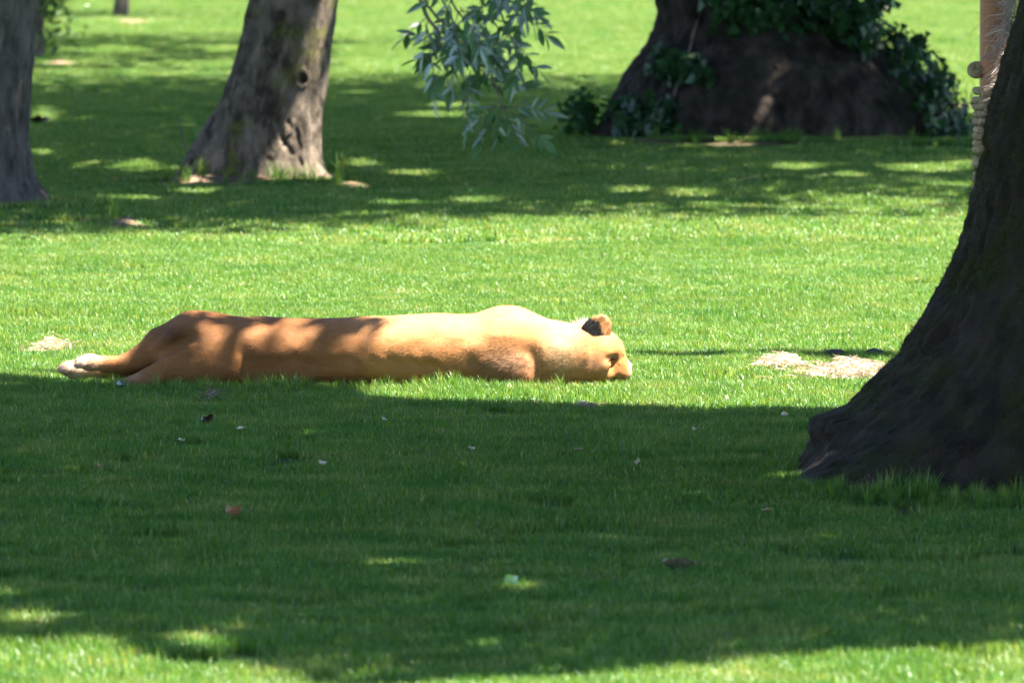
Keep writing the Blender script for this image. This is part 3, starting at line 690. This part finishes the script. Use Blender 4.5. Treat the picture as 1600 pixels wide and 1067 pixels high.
def surface_nets(fn, lo, hi, h):
    ax = [np.arange(l, u, h, dtype=np.float32) for l, u in zip(lo, hi)]
    G = np.stack(np.meshgrid(*ax, indexing='ij'), -1); f = fn(G).astype(np.float32)
    n = f.shape; s = f < 0
    acc = np.zeros((n[0]-1, n[1]-1, n[2]-1, 3), np.float32); cnt = np.zeros(acc.shape[:3], np.float32)
    off = [(i, j, k) for i in (0, 1) for j in (0, 1) for k in (0, 1)]
    sl = lambda o: tuple(slice(o[d], n[d] - 1 + o[d]) for d in range(3))
    for a in off:
        for d in range(3):
            if a[d]: continue
            b = list(a); b[d] = 1
            fa, fb = f[sl(a)], f[sl(b)]; m = (fa < 0) != (fb < 0)
            t = np.where(m, fa / np.where(m, fa - fb, 1), 0)
            for e in range(3): acc[..., e] += m * (a[e] + (t if e == d else 0))
            cnt += m
    ids = -np.ones(cnt.shape, np.int64); act = cnt > 0; ids[act] = np.arange(act.sum())
    V = (np.argwhere(act) + acc[act] / cnt[act][:, None]) * h + np.array(lo)
    F = []
    for d in range(3):
        u, v = (d + 1) % 3, (d + 2) % 3
        A = [slice(None)] * 3; A[d] = slice(0, -1); B = [slice(None)] * 3; B[d] = slice(1, None)
        sa, sb = s[tuple(A)], s[tuple(B)]; m = sa != sb
        I = np.argwhere(m); I = I[(I[:, u] > 0) & (I[:, v] > 0) & (I[:, u] < n[u]-1) & (I[:, v] < n[v]-1)]
        def idd(du, dv):
            J = I.copy(); J[:, u] += du; J[:, v] += dv; return ids[J[:, 0], J[:, 1], J[:, 2]]
        q = np.stack([idd(-1, -1), idd(0, -1), idd(0, 0), idd(-1, 0)], -1)
        flip = ~sa[I[:, 0], I[:, 1], I[:, 2]]; q[flip] = q[flip][:, ::-1]; F.append(q)
    return V, np.concatenate(F)
LV, LF = surface_nets(lion_sdf, (-1.96, 36.72, -.03), (.56, 37.82, .36), .009)
for _ in range(2):       # relax
    acc = np.zeros_like(LV); cn = np.zeros(len(LV))
    for a, b in ((0, 1), (1, 2), (2, 3), (3, 0)):
        np.add.at(acc, LF[:, a], LV[LF[:, b]]); np.add.at(cn, LF[:, a], 1)
        np.add.at(acc, LF[:, b], LV[LF[:, a]]); np.add.at(cn, LF[:, b], 1)
    LV = .5 * LV + .5 * acc / cn[:, None]
def lion_col(P):
    x, y, z = P[:, 0], P[:, 1] - LY, P[:, 2]
    tawny = np.array([.36, .158, .054]); brown = np.array([.185, .072, .025]); cream = np.array([.44, .32, .23]); grey = np.array([.22, .135, .098])
    sm = lambda a, b, v: np.clip((v - a) / (b - a), 0, 1)
    c = np.tile(tawny, (len(P), 1))
    def mixin(c, f, t): f = np.clip(f, 0, 1)[:, None]; return c * (1 - f) + t * f
    nz = fbm(P * 6.0, 3, 70)
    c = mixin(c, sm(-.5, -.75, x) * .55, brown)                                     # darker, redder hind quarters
    c = mixin(c, np.exp(-(((x + 1.36) / .09) ** 2 + ((z - .215) / .045) ** 2)) * .75 * (y < .05), brown * .35)  # dark fur and shade painted into the hollow between the thighs
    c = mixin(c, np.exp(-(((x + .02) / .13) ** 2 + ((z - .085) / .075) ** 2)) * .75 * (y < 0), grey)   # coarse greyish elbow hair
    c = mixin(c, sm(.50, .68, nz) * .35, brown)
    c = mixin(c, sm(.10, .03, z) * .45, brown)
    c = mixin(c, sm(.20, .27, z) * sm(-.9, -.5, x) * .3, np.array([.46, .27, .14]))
    c = mixin(c, np.exp(-(((x - .20) / .07) ** 2 + ((z - .16) / .09) ** 2)) * .6, np.array([.50, .33, .19]))
    c = mixin(c, np.exp(-(((x - .33) / .06) ** 2 + ((z - .10) / .035) ** 2)) * .45, grey)
    c = mixin(c, sm(.385, .42, x) * .5, np.array([.33, .125, .036]))                  # muzzle side
    c = mixin(c, sm(.462, .480, x) * .7, cream)
    ed = np.abs((z - .112) - .30 * (x - .40)) ; c = mixin(c, np.exp(-(ed / .006) ** 2) * (x > .385) * (x < .452) * .85, brown * .25)
    c = mixin(c, np.exp(-(((x + 1.73) / .012) ** 2)) * .3, brown)
    c = mixin(c, sm(-1.62, -1.74, x) * (y > -.11) * .85, cream)              # pale feet
    c = mixin(c, np.exp(-(((x + 1.51) / .04) ** 2 + ((y + .12) / .06) ** 2)) * (z < .1) * .3, cream)
    return c
M['hide'] = solid_mat('lion_hide', [(0.3, (.85, .85, .85)), (0.7, (1.1, 1.1, 1.1))], 45, usecol=True, rough=.75, bump=.25, bscale=160, bdist=.004, spec=.15, stretch=(.35, 1, 1))
M['fur'] = solid_mat('lion_fur', [(0.3, (.85, .85, .85)), (0.7, (1.12, 1.12, 1.12))], 25, usecol=True, rough=.6, spec=.25)
L0 = np.array([-.67, LY, 0.0])
lion = thing('lioness', 'tawny lioness lying stretched out asleep on the sunlit grass', 'lioness', tuple(L0))
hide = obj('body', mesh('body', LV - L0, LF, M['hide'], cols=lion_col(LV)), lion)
hco, hno = mesh_arrays(hide)
def tri_sample(V, N, F, n, r):
    a = np.concatenate([F[:, [0, 1, 2]], F[:, [0, 2, 3]]]); ar = np.linalg.norm(np.cross(V[a[:, 1]] - V[a[:, 0]], V[a[:, 2]] - V[a[:, 0]]), axis=1)
    i = a[r.choice(len(a), n, p=ar / ar.sum())]; u = r.uniform(size=(n, 2)); fl = u.sum(1) > 1; u[fl] = 1 - u[fl]
    wt = np.stack([1 - u.sum(1), u[:, 0], u[:, 1]], -1)[..., None]
    nn = (N[i] * wt).sum(1); return (V[i] * wt).sum(1), nn / np.linalg.norm(nn, axis=1, keepdims=True)
def hairs(P, N, D, L, wd, lift, cols, r):
    n = len(P)
    D = D - (D * N).sum(1, keepdims=True) * N; D /= np.linalg.norm(D, axis=1, keepdims=True) + 1e-9
    D = D + lift * N; D /= np.linalg.norm(D, axis=1, keepdims=True); W = np.cross(D, N); W /= np.linalg.norm(W, axis=1, keepdims=True) + 1e-9
    b = P - N * .002
    V = np.stack([b - W * wd, b + W * wd, b + D * L], 1).reshape(-1, 3)
    c = np.stack([cols * .9, cols * .9, cols * 1.1], 1).reshape(-1, 3)
    return V, np.arange(n * 3).reshape(-1, 3), c
r_ = np.random.default_rng(12); n = 300000
P, N = tri_sample(hco.astype(float), hno.astype(float), LF, n, r_)
keep = (P[:, 2] > .01); P, N = P[keep], N[keep]; n = len(P)
clump = fbm((P + L0) * 40, 2, 5)[:, None] - .5
clump2 = fbm((P + L0) * 40 + 50, 2, 6)[:, None] - .5
D = np.array([-1, 0, -.32]) + np.concatenate([clump * .3, clump2 * 1.2, clump * 1.6], 1) + r_.normal(size=(n, 3)) * .16
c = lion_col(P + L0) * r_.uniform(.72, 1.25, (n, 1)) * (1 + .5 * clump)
elbow = np.exp(-(((P[:, 0] + L0[0] + .02) / .16) ** 2 + ((P[:, 2] - .085) / .08) ** 2))
L = (r_.uniform(.007, .015, n) * (1 + 1.0 * elbow))[:, None]
face = (P[:, 0] + L0[0] > .36); L[face] *= .55
V, F, cc = hairs(P, N, D, L, .0009, .28 + .2 * r_.uniform(size=(n, 1)), c, r_)
fur = obj('fur', mesh('fur', V, F, M['fur'], True, cols=cc), lion); fur['kind'] = 'stuff'
# ears: cupped shells, black backs
M['ear'] = solid_mat('ear_hide', [(0.3, (.9, .9, .9)), (0.7, (1.1, 1.1, 1.1))], 40, usecol=True, rough=.8)
def ear(base, right, up, back, wid, hgt, blk, name='ear'):
    base, right, up, back = [np.array(v, float) for v in (base, right, up, back)]
    right /= np.linalg.norm(right); up /= np.linalg.norm(up); back /= np.linalg.norm(back)
    nu, nv = 25, 21; u = np.linspace(-1, 1, nu); v = np.linspace(-.25, 1, nv)
    Vv, U = np.meshgrid(v, u, indexing='ij')
    wv = np.sqrt(np.clip(1 - np.clip(Vv, 0, 1) ** 2.6, 0.003, 1)) * (1 - .15 * (Vv < 0))
    out = []
    for s in (0, 1):
        cup = (.34 * (1 - U ** 2) * (1 - .5 * Vv.clip(0)) + .16 * (1 - Vv.clip(0))) * wid * (1.0 if s == 0 else .80)
        out.append(base + (U * wv * wid * .5 * (1 - .04 * s))[..., None] * right + (Vv * hgt * (1 - .04 * s))[..., None] * up + (cup)[..., None] * back)
    A, B = out[0].reshape(-1, 3), out[1].reshape(-1, 3); f = grid_faces(nv, nu, False)
    V = np.concatenate([A, B]); F = [f[:, ::-1], f + len(A)]
    rim = [k * nu for k in range(nv)] + [(nv - 1) * nu + k for k in range(nu)] + [k * nu + nu - 1 for k in range(nv)][::-1]
    rim = np.array(rim); F.append(np.stack([rim[:-1], rim[1:], rim[1:] + len(A), rim[:-1] + len(A)], -1))
    tan = np.array([.40, .19, .075]); dark = np.array([.005, .0045, .0045])
    bf = np.clip((blk + .10 - Vv - .9 * np.clip(U - .05, 0, 1.25)) / .14, 0, 1).reshape(-1, 1)
    ca = tan * (1 - bf) + dark * bf; cb = np.tile([.60, .46, .36], (len(B), 1))
    o = obj(name, mesh(name, V - L0, F, M['ear'], cols=np.concatenate([ca, cb])), lion); 
    return A.reshape(nv, nu, 3), ca.reshape(nv, nu, 3)
er, ec = ear((.332, LY - .030, .208), (1, .12, -.30), (.42, -.12, .9), (-.25, -.9, -.12), .122, .088, .74)
ear((.355, LY + .105, .205), (1, .3, 0), (.1, .35, .9), (-.3, -.6, .1), .10, .085, .6)
# ear fur
r_ = np.random.default_rng(4)
ii, jj = r_.integers(1, 20, 3800), r_.integers(1, 24, 3800)
P = er[ii, jj] + r_.normal(size=(3800, 3)) * .003; du = er[ii, jj + 0] - er[ii - 1, jj]; dw = er[ii, jj] - er[ii, jj - 1]
N = np.cross(dw, du); N /= np.linalg.norm(N, axis=1, keepdims=True) + 1e-9; N[N[:, 1] > 0] *= -1
V, F, cc = hairs(P - L0, N, du / np.linalg.norm(du, axis=1, keepdims=True) + r_.normal(size=(3800, 3)) * .35, r_.uniform(.006, .013, (3800, 1)), .0009, .3, ec[ii, jj] * r_.uniform(.8, 1.3, (3800, 1)), r_)
n = 420; P = np.array([.315, LY + .0, .243]) + r_.normal(size=(n, 3)) * np.array([.030, .015, .008])       # pale tuft inside the ear
D = np.array([-.15, 0, 1.0]) + r_.normal(size=(n, 3)) * .4
V2, F2, c2 = hairs(P - L0, np.tile([0, -1.0, .2], (n, 1)), D, r_.uniform(.015, .038, (n, 1)), .0012, .1, np.tile([.72, .62, .52], (n, 1)), r_)
e2 = obj('ear_hair', mesh('ear_hair', np.concatenate([V, V2]), np.concatenate([F, F2 + len(V)]), M['fur'], True, cols=np.concatenate([cc, c2])), lion); e2['kind'] = 'stuff'
# closed eye, nose, mouth line, dark pads
M['dark'] = solid_mat('dark_skin', [(.3, (.012, .009, .008)), (.7, (.03, .022, .02))], 60, rough=1.0, spec=0.0)
M['nose'] = solid_mat('nose_skin', [(.3, (.20, .08, .06)), (.7, (.30, .13, .10))], 80, rough=.45)
def snap(pts, lift=.001):
    out = []
    for p_ in pts:
        p_ = np.array(p_) - L0 + np.array([0, LY, 0]); i = np.argmin(((hco - p_) ** 2).sum(1)); out.append(hco[i] + hno[i] * lift)
    return resample(out, 14)
obj('eye', mesh('eye', *tube(snap([(.398, -.10, .112), (.415, -.08, .112), (.432, -.06, .118), (.444, -.04, .126)], -.0012), [.001] + [.0022] * 12 + [.001], 6), M['dark']), lion)
obj('mouth', mesh('mouth', *tube(snap([(.40, -.06, .030), (.42, -.045, .030), (.445, -.03, .032), (.465, -.01, .034)]), [.001] + [.003] * 12 + [.001], 6), M['dark']), lion)
nv_ = np.array([(math.cos(a) * math.cos(b), math.sin(a) * math.cos(b), math.sin(b)) for b in np.linspace(-1.5, 1.5, 9) for a in np.linspace(0, 6.2832, 14, endpoint=False)])
obj('nose', mesh('nose', nv_ * np.array([.012, .024, .016]) + np.array([.474, LY + .062, .080]) - L0, grid_faces(9, 14), M['nose']), lion)
for (x_, y_, z_) in ((-1.752, -.055, .097), (-1.750, -.035, .088)):
    obj('toe_pad', mesh('toe_pad', nv_ * np.array([.009, .009, .014]) + np.array([x_, LY + y_, z_]) - L0, grid_faces(9, 14), M['dark']), lion)

# ------------------------------------------------------------------ small things on the lawn
def straw(name, label, px, py, wid, dep, hgt, n, seed, ln=(.04, .12), cat='straw', group=None, shade_dim=1.0):
    X, Y = px_ground(px, py); z = float(gz(X, Y)); r = np.random.default_rng(seed)
    P = np.stack([r.normal(size=n) * wid / 2.2, r.normal(size=n) * dep / 2.2, r.uniform(.005, 1, n) ** 1.5 * hgt], -1)
    P[:, 2] *= np.exp(-(P[:, 0] / wid) ** 2 * 2); P[:, 2] += .012
    an = r.uniform(0, 6.283, n); d = np.stack([np.cos(an), np.sin(an), r.normal(size=n) * .25], -1); L = r.uniform(*ln, (n, 1))
    s = np.cross(d, r.normal(size=(n, 3))); s /= np.linalg.norm(s, axis=1, keepdims=True); s *= .0022
    a, b = P - d * L / 2, P + d * L / 2; m_ = P + r.normal(size=(n, 3)) * .006 + np.array([0, 0, .006])
    V = np.stack([a - s, a + s, m_ - s, m_ + s, b], 1).reshape(-1, 3); V[:, 2] = np.maximum(V[:, 2], -.004); k = np.arange(n)[:, None] * 5
    F = np.concatenate([k + np.array([q]) for q in ([0, 1, 3], [0, 3, 2], [2, 3, 4])])
    c = np.repeat(shade_dim * r.uniform(.7, 1.25, (n, 1)) * np.ones((1, 3)), 5, 0)  # tufts lying in shade have that shade put into a darker straw colour
    rt = thing(name, label, cat, (X, Y, z), group)
    o = obj('straw', mesh('straw', V, F, M['hay'], False, cols=c), rt); o['kind'] = 'stuff'; return rt
straw('straw_heap', 'pale heap of dry straw beside the trunk of the mossy tree', 1336, 589, .26, .45, .055, 1300, 1)
straw('straw_heap', 'small pale mound of dry straw between the lioness and the mossy tree', 1220, 577, .13, .25, .05, 600, 2)
straw('straw_heap', 'wisp of pale dry straw lying by the hind paws of the lioness', 78, 552, .11, .30, .05, 260, 3)
straw('straw_heap', 'flattened tuft of straw darkened for the shade in front of the belly of the lioness', 336, 626, .05, .2, .03, 60, 5, shade_dim=.45)
straw('straw_heap', 'short tuft of straw darkened for the shade beginning below the head of the lioness', 914, 642, .05, .2, .025, 60, 6, shade_dim=.5)

def curled_leaf(name, label, px, py, ln, wd, curl, col, seed, group=None, hz=.03, yaw=None, cat='leaf'):
    X, Y = px_ground(px, py); r = np.random.default_rng(seed)
    nu, nv = 13, 7; u = np.linspace(0, 1, nu); v = np.linspace(-1, 1, nv); U, W = np.meshgrid(u, v, indexing='ij')
    wv = np.sin(np.pi * U ** .85) * (1 + .18 * np.sin(9 * U + 2 * W)) ; x = (U - .5) * ln; y = W * wv * wd / 2
    z = curl * ln * (np.abs(W) ** 2 * .6 * wv + (U - .5) ** 2 * 1.6 + .5 * (fbm(np.stack([U * 3, W * 2, U * 0 + seed], -1), 2, seed) - .5)) + .02 * ln * r.normal(size=U.shape)
    A = np.stack([x, y, z], -1).reshape(-1, 3); B = A - np.array([0, 0, .0012]); f = grid_faces(nu, nv, False)
    st, sf = tube([(ln * .45, 0, curl * ln * .3), (ln * .6, .004, curl * ln * .5), (ln * .75, .01, curl * ln * .45)], [.002, .0016, .0012], 5)
    V, F = join([(A, f), (B, f[:, ::-1]), (st, sf)])
    o = obj(name, mesh(name, V, F, M['deadleaf'], cols=np.tile(col, (len(V), 1))), loc=(X, Y, float(gz(X, Y)) + hz))
    o.rotation_euler = (r.normal() * .35, r.normal() * .3, r.uniform(0, 6.28) if yaw is None else yaw)
    return tag(o, label, cat, group)
curled_leaf('dead_leaf', 'curled pinkish-brown dead leaf lying alone in the deep shade', 365, 822, .065, .06, .8, (1.6, 1.3, 1.2), 1, yaw=.9, hz=.028)
curled_leaf('dead_leaf', 'large dark leaf with a pale shiny face near the sunlit foreground strip', 1062, 902,   .105, .06, .4, (.55, .9, .9), 2, yaw=.3, hz=.028)
curled_leaf('dead_leaf', 'dark crumpled leaf on the grass in front of the lioness', 325, 670, .06, .05, .7, (.18, .18, .15), 3, yaw=.9, hz=.022)
curled_leaf('dead_leaf', 'dark curled leaf in the grass beside the grey ridged trunk', 62, 206, .17, .07, .5, (.10, .10, .10), 4, yaw=.5, hz=.07)
curled_leaf('dead_leaf', 'bluish-grey leaf upright in the grass below the hind paws of the lioness', 190, 618, .05, .035, .5, (.5, 1.2, 1.6), 5, yaw=.6, hz=.045)
curled_leaf('green_leaf', 'small bright green fallen leaf lying alone in the deep shade', 800, 938, .055, .036, .3, (1.4, 4.0, 1.6), 9, hz=.05)
k = 0
for (px, py, s) in [(375, 688, 1), (283, 706, 1), (156, 748, 1), (504, 746, 1), (905, 724, .9), (738, 722, .8), (997, 747, .9), (1200, 818, 1.1), (1225, 664, 1.0), (600, 672, .8), (1085, 690, .8)]:
    k += 1
    curled_leaf('pale_leaf', 'tiny pale fallen leaf dotting the shaded grass', px, py, .036 * s, .024 * s, .3, (2.2, 3.2, 3.4), 20 + k, 'pale leaves scattered on the shaded lawn', hz=.038)
# dark lumps standing in for dark grass and soil shadow by the straw
for (px, py, s, lab) in [(1305, 561, .036, 'dark lump standing in for dark grass and shadow beside the small mound of straw'), (1366, 559, .032, 'dark lump standing in for dark grass and shadow next to the trunk of the mossy tree')]:
    X, Y = px_ground(px, py); q = nv_ * np.array([s * 1.3, s * 1.6, s * .62]); q = q * (1 + .55 * (fbm(nv_ * 2.2 + px, 3, 3)[:, None] - .5))
    tag(obj('shadow_lump', mesh('shadow_lump', q, grid_faces(9, 14), solid_mat('lump_shade', [(.3, (.012, .010, .009)), (.7, (.04, .032, .028))], 40, bump=.8, bscale=60)), loc=(X, Y, .02)), lab, 'shade_lump')

# ------------------------------------------------------------------ grass
def grass_tile(seed, radius, n, hmin, hmax, wd, tone=(1, 1, 1)):
    r = np.random.default_rng(seed)
    a = r.uniform(0, 6.2832, n); d = radius * np.sqrt(r.uniform(0, 1, n)); x, y = d * np.cos(a), d * np.sin(a)
    h = r.uniform(hmin, hmax, n) * (.75 + .5 * n2(x + seed, y, 9.0, seed)); ld = r.uniform(0, 6.2832, n); lean = np.abs(r.normal(size=n)) * .42 + .08
    L = np.stack([np.cos(ld), np.sin(ld), np.zeros(n)], -1); fa = ld + np.pi / 2 + r.normal(size=n) * .6
    S = np.stack([np.cos(fa), np.sin(fa), np.zeros(n)], -1) * (wd * r.uniform(.7, 1.3, n))[:, None]
    b = np.stack([x, y, np.full(n, -.006)], -1); up = np.array([0, 0, 1.0])
    m_ = b + up * (h * .55)[:, None] + L * (h * lean * .3)[:, None]; t = b + up * (h * (1 - .25 * lean))[:, None] + L * (h * lean)[:, None]
    V = np.stack([b - S, b + S, m_ - S * .85, m_ + S * .85, t], 1).reshape(-1, 3); k = np.arange(n)[:, None] * 5
    F = np.concatenate([k + np.array([q]) for q in ([0, 1, 3], [0, 3, 2], [2, 3, 4])])
    c = r.uniform(.65, 1.3, (n, 1)) * np.array([tone]); yl = r.uniform(size=n)
    c = np.where((yl < .15)[:, None], c * np.array([1.9, 1.25, 1.6]), c); c = np.where((yl > .945)[:, None], c * np.array([3.2, 1.9, 4.5]), c)
    bl = r.uniform(size=n) < .15; c[bl] *= np.array([.7, .95, 1.5])
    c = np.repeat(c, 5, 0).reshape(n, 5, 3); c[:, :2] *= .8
    return V, F, c.reshape(-1, 3)
tiles = bpy.data.collections.new('grass_tiles')
def add_tile(name, *a):
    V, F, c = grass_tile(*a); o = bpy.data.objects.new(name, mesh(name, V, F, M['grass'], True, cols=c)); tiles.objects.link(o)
NA, NB = 6, 5
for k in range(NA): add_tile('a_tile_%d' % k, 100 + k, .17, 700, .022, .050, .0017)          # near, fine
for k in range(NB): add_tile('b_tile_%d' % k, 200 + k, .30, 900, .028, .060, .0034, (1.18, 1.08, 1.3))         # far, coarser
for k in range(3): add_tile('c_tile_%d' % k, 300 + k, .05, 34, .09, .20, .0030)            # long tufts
def scatter(y0, y1, marg, dens, seed, soilcut=True):
    r = np.random.default_rng(seed); W = .0555 * y1 + marg; n = int(2 * W * (y1 - y0) * dens)
    X = r.uniform(-W, W, n); Y = r.uniform(y0, y1, n); k = np.abs(X) < .0555 * Y + marg
    X, Y = X[k], Y[k]; s = soil_at(X, Y); k = r.uniform(size=len(X)) > s * .86; return X[k], Y[k], s[k]
pts, idx, scl = [], [], []
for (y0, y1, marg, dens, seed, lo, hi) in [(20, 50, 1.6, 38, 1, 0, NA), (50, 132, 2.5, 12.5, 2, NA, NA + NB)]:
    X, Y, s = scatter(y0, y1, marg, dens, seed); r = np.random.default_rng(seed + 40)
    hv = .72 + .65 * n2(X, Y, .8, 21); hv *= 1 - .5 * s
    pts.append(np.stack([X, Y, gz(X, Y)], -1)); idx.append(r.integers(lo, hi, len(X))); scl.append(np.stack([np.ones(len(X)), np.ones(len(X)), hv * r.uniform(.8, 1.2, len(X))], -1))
# long tufts: at tree feet and here and there
r = np.random.default_rng(77); T = []
for (px, py, rx_, ry_, n, s) in [(1440, 790, 60, 10, 7, .75), (1540, 800, 60, 10, 5, .6), (1300, 782, 70, 6, 30, .36), (1420, 795, 120, 8, 60, .38), (1560, 800, 60, 8, 30, .4), (520, 285, 20, 6, 8, 1.0), (330, 292, 50, 6, 8, .7), (455, 293, 60, 4, 14, .7), (175, 352, 8, 4, 4, .9), (1180, 238, 260, 5, 45, .55), (260, 617, 150, 5, 34, .42), (560, 617, 330, 5, 150, .36), (700, 612, 60, 4, 30, .42), (430, 615, 50, 4, 25, .45), (820, 612, 220, 7, 40, .34), (150, 612, 60, 5, 14, .40), (222, 250, 8, 4, 2, 1), (20, 345, 60, 6, 8, .6)]:
    for _ in range(n): T.append((*px_ground(px + r.normal() * rx_ * .6, py + r.normal() * ry_ * .6), s * r.uniform(.6, 1.15)))
T = np.array(T); pts.append(np.stack([T[:, 0], T[:, 1], gz(T[:, 0], T[:, 1])], -1)); idx.append(r.integers(NA + NB, NA + NB + 3, len(T))); scl.append(np.repeat(T[:, 2:3], 3, 1))
pts, idx, scl = np.concatenate(pts), np.concatenate(idx), np.concatenate(scl)
me = bpy.data.meshes.new('grass'); me.vertices.add(len(pts)); me.vertices.foreach_set('co', pts.astype(np.float32).ravel())
a = me.attributes.new('idx', 'INT', 'POINT'); a.data.foreach_set('value', idx.astype(np.int32))
a = me.attributes.new('scl', 'FLOAT_VECTOR', 'POINT'); a.data.foreach_set('vector', scl.astype(np.float32).ravel())
a = me.attributes.new('rot', 'FLOAT_VECTOR', 'POINT'); rv = np.zeros((len(pts), 3), np.float32); rv[:, 2] = rng.uniform(0, 6.2832, len(pts)); a.data.foreach_set('vector', rv.ravel())
go = tag(obj('grass', me), 'short mown lawn grass covering the whole ground', 'grass', kind='stuff')
ng = bpy.data.node_groups.new('grass_scatter', 'GeometryNodeTree')
ng.interface.new_socket('Geometry', in_out='INPUT', socket_type='NodeSocketGeometry'); ng.interface.new_socket('Geometry', in_out='OUTPUT', socket_type='NodeSocketGeometry')
gi, gout = ng.nodes.new('NodeGroupInput'), ng.nodes.new('NodeGroupOutput')
ip = ng.nodes.new('GeometryNodeInstanceOnPoints'); ci = ng.nodes.new('GeometryNodeCollectionInfo')
ci.inputs['Collection'].default_value = tiles; ci.inputs['Separate Children'].default_value = True; ci.inputs['Reset Children'].default_value = True
ip.inputs['Pick Instance'].default_value = True
def named(nm, typ):
    n_ = ng.nodes.new('GeometryNodeInputNamedAttribute'); n_.data_type = typ; n_.inputs['Name'].default_value = nm; return n_.outputs['Attribute']
L_ = ng.links.new
L_(gi.outputs[0], ip.inputs['Points']); L_(ci.outputs[0], ip.inputs['Instance']); L_(named('idx', 'INT'), ip.inputs['Instance Index'])
L_(named('rot', 'FLOAT_VECTOR'), ip.inputs['Rotation']); L_(named('scl', 'FLOAT_VECTOR'), ip.inputs['Scale']); L_(ip.outputs[0], gout.inputs[0])
md = go.modifiers.new('scatter', 'NODES'); md.node_group = ng
